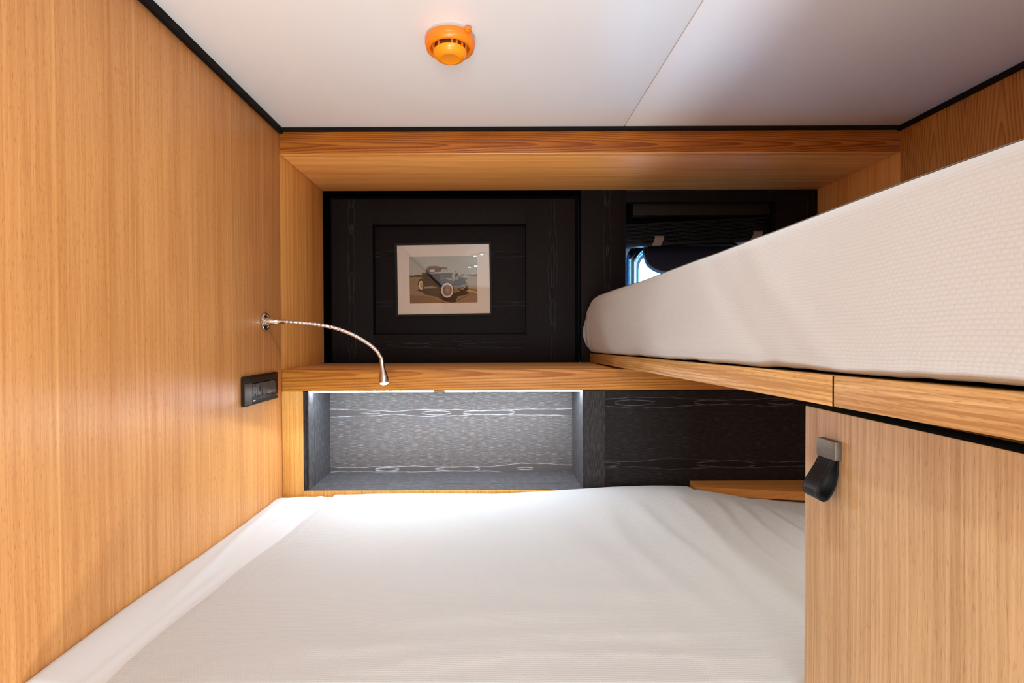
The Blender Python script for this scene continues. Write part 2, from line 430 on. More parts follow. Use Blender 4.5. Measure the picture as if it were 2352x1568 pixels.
XL, XR, ZC, YF, YB = -.634, 1.216, .62, 1.5, 1.88     # left wall, right wall, ceiling, face of beam and shelf, upper back wall

# ================================================================== room shell
box('floor', (XL-.05, XR+.05, -2.6, 2.16, -E-.05, -E), M['floor'], bevel=0)['kind'] = 'structure'

ce = struct('ceiling')
box('ceiling_panel', (XL-.05, .3905, -2.6, 1.56, ZC, ZC+.03), M['ceiling'], ce, .0015)
box('ceiling_panel', (.3925, XR+.05, -2.6, 1.56, ZC, ZC+.03), M['ceiling'], ce, .0015)
box('deck_head', (XL-.05, XR+.05, -2.6, 2.16, ZC+.03, ZC+.07), M['bunk_base'], ce, 0)

wl = struct('wall_left')
box('wall_panel', (XL-.05, XL, -2.6, 1.4985, -E, ZC), M['wall_left'], wl, .0006)
box('alcove_panel', (XL-.05, XL-.001, 1.5, 2.16, -E, ZC), M['alcove'], wl, .0006)
wr = struct('wall_right')
box('wall_panel', (XR, XR+.05, -2.6, 1.4985, -E, ZC), M['wall_right'], wr, .0006)
box('alcove_panel', (XR+.001, XR+.05, 1.5, 2.16, -E, ZC), M['alcove'], wr, .0006)
box('wall_front', (XL-.05, XR+.05, -2.65, -2.6, -E, ZC+.07), M['wall_left'], None, 0)['kind'] = 'structure'

t = box('trim_1', (XL, XL+.012, -2.6, YF, ZC-.016, ZC), M['black_trim'], None, .0008); t['kind'] = 'structure'
t = box('trim_2', (XL, XR, YF-.010, YF+.02, ZC-.010, ZC), M['black_trim_x'], None, .0008); t['kind'] = 'structure'
t = box('trim_3', (XR-.010, XR, -2.6, YF, ZC-.013, ZC), M['black_trim'], None, .0008); t['kind'] = 'structure'

be = struct('ceiling_beam')
box('front_board', (XL+.0005, XR-.0005, YF, YF+.0225, .5464, ZC-.010), M['beam'], be, .0006)
box('edge_strip', (XL+.0005, XR-.0005, YF+.0003, YF+.0225, .5450, .5462), M['soffit'], be, .0004)
box('soffit_board', (XL+.0005, XR-.0005, YF+.0270, YB+.0005, .5452, .57), M['soffit'], be, .0006)

# ------------------------------------------------------------------ back wall
wb = struct('wall_back')
# hull skin with the porthole opening
PX0, PX1, PZ0, PZ1, PR = .600, .985, .075, .338, .065
bm = bmesh.new()
inner = rrect(PX0, PX1, PZ0, PZ1, PR, 10)
outer = []
for q, (cx_, cz_) in enumerate(((PX0-.03, PZ0-.03), (PX1+.03, PZ0-.03), (PX1+.03, PZ1+.03), (PX0-.03, PZ1+.03))): outer += [(cx_, cz_)]*11
loop_solid(bm, outer, inner, lambda x, z: (x, 2.06, z), lambda x, z: (x, 2.16, z))
for b_ in ((XL-.05, PX0-.03, -E, ZC+.03), (PX1+.03, XR+.05, -E, ZC+.03), (PX0-.03, PX1+.03, -E, PZ0-.03), (PX0-.03, PX1+.03, PZ1+.03, ZC+.03)):
    hexa_bm(bm, corners(b_[0], b_[1], 2.06, 2.16, b_[2], b_[3]))
bmesh.ops.remove_doubles(bm, verts=bm.verts, dist=1e-5)
to_obj('hull_skin', bm, M['liner'], wb)
# picture side: recessed panelling
PY = 1.895
box('backing_board', (XL, .335, 1.957, 1.975, -.12, .575), M['black'], wb, 0)
bx = [('panel_stile', (-.608, -.4525, PY, PY+.05, -.0985, .518), 'dark_z'), ('panel_stile', (.1265, .3105, PY, PY+.05, -.0985, .518), 'dark_z'),
      ('panel_rail', (-.4525, .1265, PY+.0003, PY+.05, .423, .518), 'dark_x'), ('panel_rail', (-.4525, .1265, PY+.0003, PY+.05, -.0985, .0075), 'dark_x')]
for n_, b_, m_ in bx: box(n_, b_, M[m_], wb, .0008)
box('panel_field', (-.4523, .1263, PY+.038, PY+.05, .0078, .4228), M['dark_x'], wb, .0003)
box('panel_spline', (.1272, .1345, PY-.0008, PY+.01, .0, .518), M['dark_z'], wb, .0006)
# window side: face frame around the opening
WX0, WX1, WZ1 = .4985, 1.0615, .5005
box('window_stile', (.3325, WX0, YB, YB+.045, -.0985, .5455), M['dark_z'], wb, .0008)
box('window_stile', (WX1, XR, YB, YB+.045, -.0985, .5455), M['dark_z'], wb, .0008)
box('window_head', (WX0+.0002, WX1-.0002, YB+.0003, YB+.03, WZ1, .5455), M['dark_x'], wb, .0006)
box('window_apron', (WX0+.0002, WX1-.0002, YB+.0003, YB+.03, -.0985, .03), M['dark_x'], wb, .0006)
# lower dark panelling and the pieces round the niche
NX0, NX1, NZ0, NZ1 = -.5555, .2695, -.4625, -.163
box('niche_stile', (-.5699, NX0-.0052, YF+.001, YF+.16, -.60, NZ1-.002), M['niche_stile'], wb, .0008)
box('niche_stile', (NX0-.0045, NX0-.0004, YF+.0015, YF+.16, -.60, NZ1-.002), M['niche_stile'], wb, .0005)
box('panel_stile', (NX1+.0004, .336, YF+.002, YF+.16, -.60, NZ1-.002), M['niche_stile'], wb, .0010)
box('dark_panel', (.3364, XR, YF+.0025, YF+.03, -.75, NZ1-.002), M['dark_panel'], wb, .0006)
box('corner_post', (XL, -.5706, YF, YF+.16, -.75, -.1635), M['pillar'], wb, .0008)
box('base_board', (-.5702, .336, YF-.002, YF+.16, -.75, -.4628), M['pillar'], wb, .0008)
box('lower_lining', (XL, XR, 1.78, 1.80, -E, -.12), M['black'], wb, 0)
box('lower_lining', (XL, XR, YF+.03, YF+.05, -E, -.75), M['black'], wb, 0)

box('recess_top', (XL+.0005, .332, YB+.001, 1.9565, .5446, .56), M['black'], wb, 0)
box('recess_side', (XL-.0008, XL+.0012, YB, 1.9565, -.0985, .5445), M['black'], wb, 0)
box('recess_head', (XL, XR, YB+.046, 2.055, .5462, .60), M['black'], wb, 0)
# ------------------------------------------------------------------ window with its lined box and porthole
wi = struct('window_1')
box('box_side', (WX0-.022, WX0-.0005, YB+.0455, 2.06, -.05, .385), M['liner'], wi, .0006)
box('box_side', (WX1+.0005, WX1+.022, YB+.0455, 2.06, -.05, .385), M['liner'], wi, .0006)
box('blind_pocket_side', (WX0-.022, WX0-.0005, YB+.0455, 2.06, .3855, .535), M['black'], wi, .0006)
box('blind_pocket_side', (WX1+.0005, WX1+.022, YB+.0455, 2.06, .3855, .535), M['black'], wi, .0006)
box('blind_pocket_back', (WX0, WX1, 2.035, 2.045, .392, .529), M['black'], wi, .0006)
box('box_head', (WX0-.022, WX1+.022, YB+.031, 2.06, .530, .5455), M['black'], wi, .0006)
box('box_sill', (WX0-.022, WX1+.022, YB+.031, 2.06, -.065, -.05), M['liner'], wi, .0006)
def Y_(y): return lambda x, z: (x, y, z)
RX0, RX1, RZ0, RZ1 = .5470, 1.0385, .025, .388
def insets(d, r): return rrect(RX0+d, RX1-d, RZ0+d, RZ1-d, r, 10)
bm = bmesh.new()
sec = [(0, 2.0595), (0, 2.052), (.004, 2.047), (.022, 2.044), (.027, 2.046)]
rings = [[bm.verts.new((x, y, z)) for x, z in insets(d, .085-d*.6)] for d, y in sec]
for a, b in zip(rings, rings[1:]):
    for i in range(len(a)): j = (i+1) % len(a); bm.faces.new((a[i], a[j], b[j], b[i]))
to_obj('porthole_flange', bm, M['blue_reflection_metal'], wi, smooth=True, auto=50)
bm = bmesh.new()
path = [Vector((x, 2.040, z)) for x, z in insets(.030, .068)]; path.append(path[0].copy())
tube_bm(bm, path, .0052, 10, Vector((0, 1, 0)))
to_obj('porthole_bead', bm, M['chrome'], wi, smooth=True, auto=60)
bm = bmesh.new()
ri = [[bm.verts.new((x, y, z)) for x, z in rrect(PX0+d, PX1-d, PZ0+d, PZ1-d, PR-d*.5, 10)] for d, y in ((-.020, 2.045), (-.012, 2.052), (-.004, 2.075), (.0, 2.10), (.0, 2.14))]
for a, b in zip(ri, ri[1:]):
    for i in range(len(a)): j = (i+1) % len(a); bm.faces.new((a[i], a[j], b[j], b[i]))
to_obj('porthole_reveal', bm, M['blue_reflection_metal'], wi, smooth=True, auto=50)
# the hinged sash, swung inwards and up
SH, SA = Vector((0, 2.035, .358)), math.radians(41)
def sash(off):
    dn = Vector((0, -math.sin(SA), -math.cos(SA))); nr = Vector((0, -math.cos(SA), math.sin(SA)))
    return lambda x, s: SH + Vector((x, 0, 0)) + dn*s + nr*off
bm = bmesh.new(); lp = rrect(.602, 1.006, .0, .160, (.045, .045, .072, .072), 9)
prism(bm, lp, sash(.0), sash(.010))
sa = to_obj('porthole_sash', bm, M['tinted'], wi, smooth=True, auto=40)
bm = bmesh.new(); loop_solid(bm, rrect(.600, 1.008, -.002, .162, (.046, .046, .074, .074), 9), rrect(.6035, 1.0045, .0015, .1585, (.044, .044, .071, .071), 9), sash(-.002), sash(.011))
to_obj('sash_rim', bm, M['sash_rim'], sa, smooth=True, auto=40)
bm = bmesh.new(); prism(bm, rrect(.715, .753, .152, .172, .004, 3), sash(-.010), sash(.016))
prism(bm, rrect(.729, .739, .166, .182, .003, 3), sash(-.004), sash(.006))
to_obj('sash_latch', bm, M['black'], sa)

# ================================================================== shelf over the bed head
sh = root('headboard_shelf', 'honey oak shelf running along the bed head under the black panelling, lit strip beneath', 'shelf', (.29, 1.69, -.163))
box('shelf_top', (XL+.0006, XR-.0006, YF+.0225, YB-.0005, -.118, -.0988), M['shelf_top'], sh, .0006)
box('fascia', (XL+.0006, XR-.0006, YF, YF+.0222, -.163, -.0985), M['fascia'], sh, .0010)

ni = root('wall_niche', 'black limed oak open niche below the shelf, washed by white strip light', 'niche', (-.143, 1.61, -.458))
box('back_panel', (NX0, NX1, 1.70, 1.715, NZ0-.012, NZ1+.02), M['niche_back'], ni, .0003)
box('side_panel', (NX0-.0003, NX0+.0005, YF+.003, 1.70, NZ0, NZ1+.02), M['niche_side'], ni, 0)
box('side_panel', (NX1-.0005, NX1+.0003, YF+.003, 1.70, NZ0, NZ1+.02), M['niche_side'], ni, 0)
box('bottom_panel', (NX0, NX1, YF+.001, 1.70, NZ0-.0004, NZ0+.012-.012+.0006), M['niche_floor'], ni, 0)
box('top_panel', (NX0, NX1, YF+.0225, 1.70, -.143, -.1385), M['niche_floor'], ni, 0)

for k, (x0, x1) in enumerate(((-.5545, -.1813), (-.1457, .2690))):
    l = root('led_strip', ('shorter left-hand lit led strip under the honey oak shelf, over the niche', 'longer right-hand lit led strip under the honey oak shelf, over the niche')[k], 'light', ((x0+x1)/2, 1.529, -.169), 'led strips over the niche')
    box('diffuser', (x0, x1, 1.5235, 1.5335, -.1690, -.1655), M['led'], l, .0005)
    box('channel', (x0-.002 if k else x0, x1, 1.5225, 1.5345, -.1653, -.1430), M['steel'], l, .0004)
    if k == 0: box('end_joint', (x1, x1+.0335, 1.5240, 1.5330, -.1685, -.1640), M['led_gap'], l, .0004)

# ================================================================== lower bunk
lb = box('lower_bunk', (XL+.002, XR-.002, .652, 1.4975, -E, -.605), M['bunk_base'], None, .002, Vector((.29, 1.07, 0)))
tag(lb, 'boxed wooden base of the lower bunk under the white mattress', 'bunk')

def sst(a, b, x):
    t = max(0.0, min(1.0, (x-a)/(b-a))); return t*t*(3-2*t)
def gauss(x, m, s): return math.exp(-((x-m)/s)**2)
from mathutils import noise as mn
def fold(X, Y, x0, y0, ang, length, width, h):
    """one soft crease running from (x0, y0) along ang"""
    c, s = math.cos(ang), math.sin(ang); dx, dy = X-x0, Y-y0
    u, v = dx*c + dy*s, -dx*s + dy*c
    v += .012*math.sin(u*9 + x0*20)
    k = sst(-.05, .06, u)*(1 - sst(length*.5, length, u))
    q = v/width
    return h*.85*k*(math.exp(-q*q) - .55*math.exp(-((q-1.5)/1.1)**2))
FOLDS = [(x_, y_, math.radians(a_), l_, w_, h_) for x_, y_, a_, l_, w_, h_ in (
    (.28, 1.28, -80, .60, .026, .0040), (.39, 1.32, -84, .62, .022, .0048), (.49, 1.33, -87, .62, .019, .0054), (.575, 1.34, -88, .58, .017, .0056),
    (.655, 1.33, -90, .52, .015, .0058), (.725, 1.31, -92, .46, .014, .0056), (.79, 1.30, -94, .42, .013, .0054), (.15, 1.22, -72, .55, .032, .0028),
    (-.30, 1.34, -52, .55, .045, .0034), (-.12, 1.36, -60, .40, .050, .0022),
    (-.16, .80, 4, .55, .030, .0046), (-.30, .745, 2, .80, .026, .0044), (-.02, .92, -3, .50, .030, .0030), (-.20, .70, 3, .80, .016, .0034))]
def bed_z(X, Y):
    z = -.4650 + .0330*gauss(X, .47, .27)*gauss(Y, 1.385, .17)
    z += .004*gauss(X, -.1, .35)*gauss(Y, 1.05, .35)
    z -= .010*sst(.60, .86, X)*sst(1.15, 1.36, Y)
    z += .0035*mn.noise(Vector((X*4.0, Y*5.0, 1.3))) + .0012*mn.noise(Vector((X*14.0, Y*10.0, 4.0)))
    return z
def under_ledge(X, Y, z):               # the bedding is pressed down where the wedge-shaped ledge lies on it
    w_ = sst(-.020, -.004, Y - (1.437 - (X-.5905)*.1747))*sst(.572, .586, X)
    return min(z, z*(1-w_) - .4622*w_)
def cover_z(X, Y):
    z = bed_z(X, Y)
    for f in FOLDS: z += fold(X, Y, *f)
    return under_ledge(X, Y, z)
def cover_top(X, Y): return cover_z(X, Y) - .018*sst(1.468, 1.4935, Y)**2 - .03*(1-sst(.6515, .664, Y))**2
def cover_left(Y): return -.526 + .056*sst(.0, 1.0, (Y-.66)/.84) + .003*math.sin(Y*23)

# mattress with its smooth sheet
bm = bmesh.new()
nx, ny = 200, 110
X0, X1, Y0, Y1 = XL+.003, XR-.003, .651, 1.4945
def g_edge(i, n):                       # denser samples near both ends
    t = i/n; return t + .0*t
G = []
for j in range(ny+1):
    Y = Y0 + (Y1-Y0)*j/ny
    row = []
    for i in range(nx+1):
        X = X0 + (X1-X0)*(i/nx)**1.35
        z = under_ledge(X, Y, bed_z(X, Y)) - .0075
        dl = X - X0
        z += .0085*(1-sst(.01, .10, dl))*(1-sst(.75, 1.35, Y)) + .0035*(1-sst(.01, .10, dl)) - .003*(1-sst(0, .008, dl))
        z -= .009*sst(1.44, 1.49, Y)*(1-sst(.02, .08, dl))
        z -= .030*sst(1.47, 1.4945, Y)**2 + .03*(1-sst(.651, .664, Y))**2
        # a few pulled folds in the strip of sheet along the wall
        if X < -.42:
            z += .0024*math.exp(-((X + .585 + .02*math.sin(Y*6))/.010)**2)*sst(.75, .95, Y)*(1-sst(1.3, 1.45, Y))
            z += .0020*math.exp(-((X + .555 - .04*(Y-.7))/.008)**2)*(1-sst(.9, 1.1, Y))
            z += .0022*math.exp(-((X + .535 - .06*(Y-.7))/.007)**2)*(1-sst(.85, 1.0, Y))
            z += .0028*math.exp(-((X + .515 + .22*(1.45-Y))/.009)**2)*sst(1.2, 1.35, Y)
            z += .0022*math.exp(-((X + .485 + .25*(1.43-Y))/.008)**2)*sst(1.25, 1.36, Y)
        if X > cover_left(Y) - .012: z = min(z, cover_top(X, min(max(Y, .6515), 1.4935)) - .0062 - .0045*sst(-.42, -.30, X))
        row.append(bm.verts.new((X, Y, z)))
    G.append(row)
for j in range(ny):
    for i in range(nx): bm.faces.new((G[j][i], G[j][i+1], G[j+1][i+1], G[j+1][i]))
rim = [G[0][i] for i in range(nx+1)] + [G[j][nx] for j in range(1, ny+1)] + [G[ny][i] for i in range(nx-1, -1, -1)] + [G[j][0] for j in range(ny-1, 0, -1)]
low = [bm.verts.new((v.co.x, v.co.y, -.604)) for v in rim]
for i in range(len(rim)):
    j = (i+1) % len(rim); bm.faces.new((rim[i], low[i], low[j], rim[j]))
bm.faces.new(low)
mt = to_obj('lower_mattress', bm, M['sheet'], None, Vector((.29, 1.07, E-.604)), smooth=True, auto=60)
tag(mt, 'lower bunk mattress in smooth white sheet, bare strip showing along the left oak wall', 'mattress')

# woven coverlet
def uv_grid(bm, rows, uvs):
    uvl = bm.loops.layers.uv.verify()
    nj, ni_ = len(rows), len(rows[0])
    for j in range(nj-1):
        for i in range(ni_-1):
            f = bm.faces.new((rows[j][i], rows[j][i+1], rows[j+1][i+1], rows[j+1][i]))
            for lo, (a, b) in zip(f.loops, ((j, i), (j, i+1), (j+1, i+1), (j+1, i))): lo[uvl].uv = uvs[a][b]
bm = bmesh.new(); nx, ny = 260, 130
rows, uvs = [], []
for j in range(ny+1):
    t = j/ny; Y = .6515 + (1.4935-.6515)*t
    xl = cover_left(Y)
    r, u_ = [], []
    for i in range(nx+1):
        X = xl + (XR-.006-xl)*i/nx
        z = cover_top(X, Y)
        e = X - xl
        z += .0012*math.exp(-((e-.018)/.004)**2) - .0008*math.exp(-((e-.028)/.003)**2)       # stitched hem
        r.append(bm.verts.new((X, Y, z))); u_.append((X, Y))
    rows.append(r); uvs.append(u_)
uv_grid(bm, rows, uvs)
low = [[bm.verts.new((v.co.x, v.co.y, v.co.z-.0036)) for v in r_] for r_ in rows]
for j in range(ny):
    for i in range(nx): bm.faces.new((low[j][i], low[j+1][i], low[j+1][i+1], low[j][i+1]))
def edge_of(g): return [g[0][i] for i in range(nx+1)] + [g[j][nx] for j in range(1, ny+1)] + [g[ny][i] for i in range(nx-1, -1, -1)] + [g[j][0] for j in range(ny-1, 0, -1)]
ea, eb = edge_of(rows), edge_of(low)
for i in range(len(ea)): j = (i+1) % len(ea); bm.faces.new((ea[i], eb[i], eb[j], ea[j]))
cv = to_obj('coverlet', bm, M['coverlet'], None, Vector((.35, 1.07, E-.47)), smooth=True, auto=70)
tag(cv, 'white basket-weave coverlet spread over the lower mattress with soft diagonal creases', 'coverlet')

# wedge-shaped oak ledge at the head of the bed
bm = bmesh.new()
zt, zb = -.4365, -.4605
pl = [(.5905, YF+.0015), (.5905, 1.4370), (.8677, 1.3882), (XR-.001, 1.328), (XR-.001, YF+.0015)]
vb = [bm.verts.new((x, y, zb)) for x, y in pl]; vt = [bm.verts.new((x, y, zt)) for x, y in pl]
for i in range(5): j = (i+1) % 5; bm.faces.new((vb[i], vb[j], vt[j], vt[i]))
bm.faces.new(vb[::-1]); bm.faces.new(vt)
bmesh.ops.bevel(bm, geom=list(bm.edges), offset=.0008, segments=1, affect='EDGES')
tag(to_obj('corner_ledge', bm, M['ledge'], None, Vector((.95, 1.45, E+zb))), 'wedge-shaped oak ledge lying against the dark panel at the right end of the bed head', 'ledge')

# ================================================================== cabinet under the upper bunk
ca = root('cabinet', 'pale oak cabinet with upright grain and a leather pull, under the upper bunk', 'cabinet', (.81, -.1, -E))
box('body', (.4195, XR-.002, -1.2, .639, -E, -.0915), M['cabinet'], ca, .001)
box('door', (.400, .4185, .12, .6405, -E+.08, -.0900), M['cabinet'], ca, .0016)
box('door', (.400, .4185, -.42, .1175, -E+.08, -.0900), M['cabinet'], ca, .0016)
box('shadow_strip', (.4008, .430, .13, .6395, -.0899, -.0888), M['black'], ca, 0)  # black strip stands in for the shade in the gap above the door
pu = box('pull_block', (.392, .400, .5728, .6052, -.1448, -.1231), M['pewter'], ca, .0007)
tag(pu, 'brushed pewter block of the pull')
# teardrop leather loop, band width along Y
A = [(.3945, -.1440), (.3905, -.1530), (.3838, -.1640), (.3778, -.1740), (.3752, -.1820), (.3768, -.1885), (.3812, -.1915), (.3862, -.1893), (.3907, -.1830), (.3945, -.1740), (.3968, -.1640), (.3976, -.1540), (.3978, -.1440)]
cen = catmull([(x, 0, z) for x, z in A], 4)
def strap_bm(bm, y0, y1, th):
    n = len(cen); O, I = [], []
    for i, p in enumerate(cen):
        d = (cen[min(i+1, n-1)] - cen[max(i-1, 0)]).normalized(); nn = Vector((d.z, 0, -d.x))*th/2
        O.append((p.x+nn.x, p.z+nn.z)); I.append((p.x-nn.x, p.z-nn.z))
    R = [[bm.verts.new((x, y, z)) for x, z in L] for y, L in ((y0, O), (y0, I), (y1, I), (y1, O))]
    for a, b in zip(R, R[1:] + R[:1]):
        for i in range(n-1): bm.faces.new((a[i], a[i+1], b[i+1], b[i]))
    for i in (0, n-1): bm.faces.new([r[i] for r in R])
    return bm
bm = bmesh.new(); strap_bm(bm, .5765, .6025, .0022)
st = to_obj('pull_strap', bm, M['leather'], ca, smooth=True, auto=40); tag(st, 'looped black leather strap of the pull')
for y0_, y1_ in ((.5757, .5768), (.6022, .6033)):
    bm = bmesh.new(); strap_bm(bm, y0_, y1_, .0025); to_obj('strap_edge', bm, M['leather_edge'], st, smooth=True, auto=40)
bm = bmesh.new()
for y in (.5795, .5998):
    for i in range(2, 26, 1):
        p = cen[i]; d = (cen[i+1]-cen[i-1]).normalized(); nn = Vector((d.z, 0, -d.x))
        if nn.x > 0: nn = -nn
        c = p + nn*.00125
        F = frame_along(Vector((c.x, y, c.z)), d)
        hexa_bm(bm, [F @ Vector(q) for q in corners(-.00016, .00016, -.0002, .0002, -.00045, .00045)])
s_ = to_obj('stitching', bm, M['thread'], st); s_['kind'] = 'stuff'

# ================================================================== upper bunk
ub = root('upper_bunk', 'oak rail and base of the upper bunk running along the right side above the bed', 'bunk', (.79, .5, -.0985))
def zb_(y): return -.0985 + (YB-y)*.0158
def railpiece(name, x0, x1, y0, y1, h0, h1, mat, bevel=.0015):
    bm = bmesh.new()
    hexa_bm(bm, [(x0, y0, zb_(y0)+h0), (x1, y0, zb_(y0)+h0), (x1, y1, zb_(y1)+h0), (x0, y1, zb_(y1)+h0), (x0, y0, zb_(y0)+h1), (x1, y0, zb_(y0)+h1), (x1, y1, zb_(y1)+h1), (x0, y1, zb_(y1)+h1)], bevel)
    return to_obj(name, bm, mat, ub, smooth=True, auto=35)
railpiece('rail_board', .363, .387, .5362, 1.868, .0008, .0340, M['rail'])
railpiece('rail_board', .363, .387, -.60, .5332, .0008, .0340, M['rail_b'])
railpiece('joint_spline', .3640, .386, .5334, .5360, .0010, .0335, M['black'], 0)
railpiece('bunk_board', .3880, XR-.002, -.60, 1.868, .004, .020, M['white_board'], .0005)  # unseen underside made white to bounce light onto the bed

# mattress of the upper bunk in its woven cover
bm = bmesh.new(); uvl = bm.loops.layers.uv.verify()
ny = 220; Ya, Yb = -.58, 1.862
def upper_profile(Y):
    """outline in the X-Z plane at depth Y, from under the left edge over the top to the right wall side"""
    zr = zb_(Y) + .0345
    lift = .0025 + .0028*mn.noise(Vector((Y*9.0, 0, 2.0))) + .0016*mn.noise(Vector((Y*31.0, 0, 5.0)))
    end = sst(1.70, 1.862, Y)
    zt = .1395 + .0016*mn.noise(Vector((Y*3.0, 8.0, 2.0))) - .020*end**2 - .045*sst(1.80, 1.862, Y)**3
    bul = .010*sst(1.2, 1.75, Y) + .003*mn.noise(Vector((Y*5.0, 2.0, 9.0)))
    xs = .3640 - bul*.5
    R = .030 + .020*end
    z0 = zr + max(lift, .0006)
    h = zt - z0
    pts = [(.420, z0), (.385, z0), (xs+.010, z0+.0005), (xs+.003, z0+.006), (xs-.006-bul*.5, z0+.022), (xs-.009-bul*.8, z0+h*.28), (xs-.012-bul, z0+h*.46), (xs-.012-bul, z0+h*.64)]
    xc = xs - .007 - bul*.95
    for k in range(7):
        a = math.pi - (math.pi/2)*k/6
        pts.append((xc + R + R*math.cos(a), zt - R*.95 + R*.95*math.sin(a)))
    pts += [(.50, zt+.004), (.65, zt+.007), (.85, zt+.008), (1.05, zt+.006), (1.17, zt), (1.200, zt-.025), (1.206, z0+h*.5), (1.200, z0+.012), (1.17, z0), (.80, z0)]
    return pts
rows = []
for j in range(ny+1):
    t = j/ny; Y = Ya + (Yb-Ya)*t
    p3 = catmull([(x, 0, z) for x, z in upper_profile(Y)], 3)
    s = 0; r = []
    wr_ = sst(1.45, 1.6, Y)
    for i, p in enumerate(p3):
        if i: s += (p - p3[i-1]).length
        q = Vector((p.x, Y, p.z))
        if p.x < .36 and wr_: q.x -= .0022*wr_*math.sin((Y + .35*p.z)*95)*sst(1.72, 1.82, Y)
        if p.x < .45:
            q.x -= .0016*mn.noise(Vector((Y*7.0, p.z*11.0, 3.0)))
            q.x -= .0022*math.exp(-(((Y-.62) - (p.z-.05)*1.1)/.03)**2) - .0022*math.exp(-(((Y-.75) - (p.z-.05)*1.1)/.035)**2)
        r.append((q, (Y, s)))
    rows.append(r)
V = [[bm.verts.new(q) for q, _ in r] for r in rows]
n = len(V[0])
for j in range(ny):
    for i in range(n-1):
        f = bm.faces.new((V[j][i], V[j][i+1], V[j+1][i+1], V[j+1][i]))
        for lo, (a, b) in zip(f.loops, ((j, i), (j, i+1), (j+1, i+1), (j+1, i))): lo[uvl].uv = rows[a][b][1]
    bm.faces.new((V[j][n-1], V[j][0], V[j+1][0], V[j+1][n-1]))
bm.faces.new(V[0]); bm.faces.new(V[-1][::-1])
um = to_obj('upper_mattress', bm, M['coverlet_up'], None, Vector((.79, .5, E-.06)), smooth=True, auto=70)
tag(um, 'thick upper bunk mattress in white basket-weave cover, its long side facing the room', 'mattress')

# ================================================================== smoke detector
DX, DY = -.0865, 1.0455
sd = root('smoke_detector', 'round orange smoke detector on the white ceiling', 'smoke detector', (DX, DY, ZC))
DM = Matrix.Translation((DX, DY, ZC)) @ Matrix.Rotation(math.pi, 4, 'X')      # profile heights run downwards from the ceiling
lathe('base_ring', [(0, .0), (.0490, .0), (.0496, .001), (.0496, .0075), (.047, .0085), (0, .0085)], DM, M['white_plastic'], sd, 64)
lathe('collar', [(.0465, .0060), (.0508, .0062), (.0516, .0075), (.0514, .0170), (.0502, .0185), (.0500, .0225), (.0490, .0255), (.0468, .0275), (.0440, .0283), (.0415, .0280), (.0402, .0270), (.0388, .0235), (.0372, .0195), (.0355, .0190), (.0, .0190)], DM, M['orange'], sd, 72, 35)
lathe('vent_screen', [(.0, .0188), (.0318, .0190), (.0318, .0330), (.0, .0330)], DM, M['slot_dark'], sd, 48)
lathe('cap', [(.0, .0305), (.0338, .0305), (.0348, .0318), (.0344, .0350), (.0332, .0385), (.0305, .0420), (.0262, .0446), (.0200, .0462), (.0195, .0460), (.0, .0466)], DM, M['orange_hub'], sd, 64, 35)
for a in (8, 38, 62, 78, 128, 176, 220, 262, 310):
    a = math.radians(a); c, s = math.cos(a), math.sin(a)
    F = DM @ Matrix.Rotation(a, 4, 'Z')
    bm = bmesh.new(); hexa_bm(bm, [F @ Vector(q) for q in ((.0315, -.0022, .0188), (.0358, -.0026, .0188), (.0358, .0026, .0188), (.0315, .0022, .0188), (.0315, -.0018, .0318), (.0344, -.0020, .0318), (.0344, .0020, .0318), (.0315, .0018, .0318))], .0004, 1)
    to_obj('vent_rib', bm, M['orange'], sd)
bm = bmesh.new()
F = DM @ Matrix.Rotation(math.radians(43), 4, 'Z')
prism(bm, rrect(.046, .0600, -.0075, .0075, (.0015, .0072, .0072, .0015), 6), lambda x, y: F @ Vector((x, y, .0050)), lambda x, y: F @ Vector((x, y, .0095)))
prism(bm, rrect(.046, .0572, -.0060, .0060, (.0015, .0058, .0058, .0015), 6), lambda x, y: F @ Vector((x, y, .0095)), lambda x, y: F @ Vector((x, y, .0135)))
to_obj('locking_tab', bm, M['orange'], sd, smooth=True, auto=40)
bm = bmesh.new()
for row, (y0, n_) in enumerate(((-.0085, 7), (-.0040, 9), (.0065, 8), (.0110, 6))):
    for i in range(n_):
        F = DM @ Matrix.Rotation(math.radians(-142), 4, 'Z') @ Matrix.Translation(((i-(n_-1)/2)*.0024, y0, .0463 - .25*(y0*y0 + ((i-(n_-1)/2)*.0024)**2)**.5*.18))
        hexa_bm(bm, [F @ Vector(q) for q in corners(-.0007, .0007 - .0005*(i % 3 == 0), -.0012, .0012 - .0006*(i % 2), -.0006, .0006)])
e_ = to_obj('embossed_lettering', bm, M['orange_hub'], sd); e_['kind'] = 'stuff'

# ================================================================== reading lamp
rl = root('reading_lamp', 'chrome gooseneck reading lamp on the left oak wall, its head lit', 'lamp', (XL, 1.391, .043))
WM = Matrix.Translation((XL, 1.391, .043)) @ Matrix.Rotation(math.pi/2, 4, 'Y')       # axis out of the wall
lathe('wall_rosette', [(0, 0), (.0235, 0), (.0250, .0012), (.0250, .0042), (.0236, .0058), (.0195, .0062), (.0188, .0040), (.0, .0040)], WM, M['chrome'], rl, 48, 35)
lathe('socket_cone', [(0, .003), (.0128, .003), (.0122, .010), (.0104, .020), (.0082, .030), (.0068, .037), (.0062, .0385), (.0062, .058), (.0, .058)], WM, M['chrome'], rl, 40, 35)
gp = [(-.577, 1.391, .0425), (-.5235, 1.391, .0385), (-.475, 1.391, .0323), (-.4373, 1.390, .0240), (-.3943, 1.388, .0085), (-.3513, 1.386, -.0150), (-.3234, 1.383, -.0368), (-.3085, 1.379, -.0580), (-.3068, 1.3775, -.0620)]
path = catmull(gp, 64)
L_ = 0; rad = []
for i, p in enumerate(path):
    if i: L_ += (p - path[i-1]).length
    rad.append(.0052 + .00032*math.sin(2*math.pi*L_/.0037))
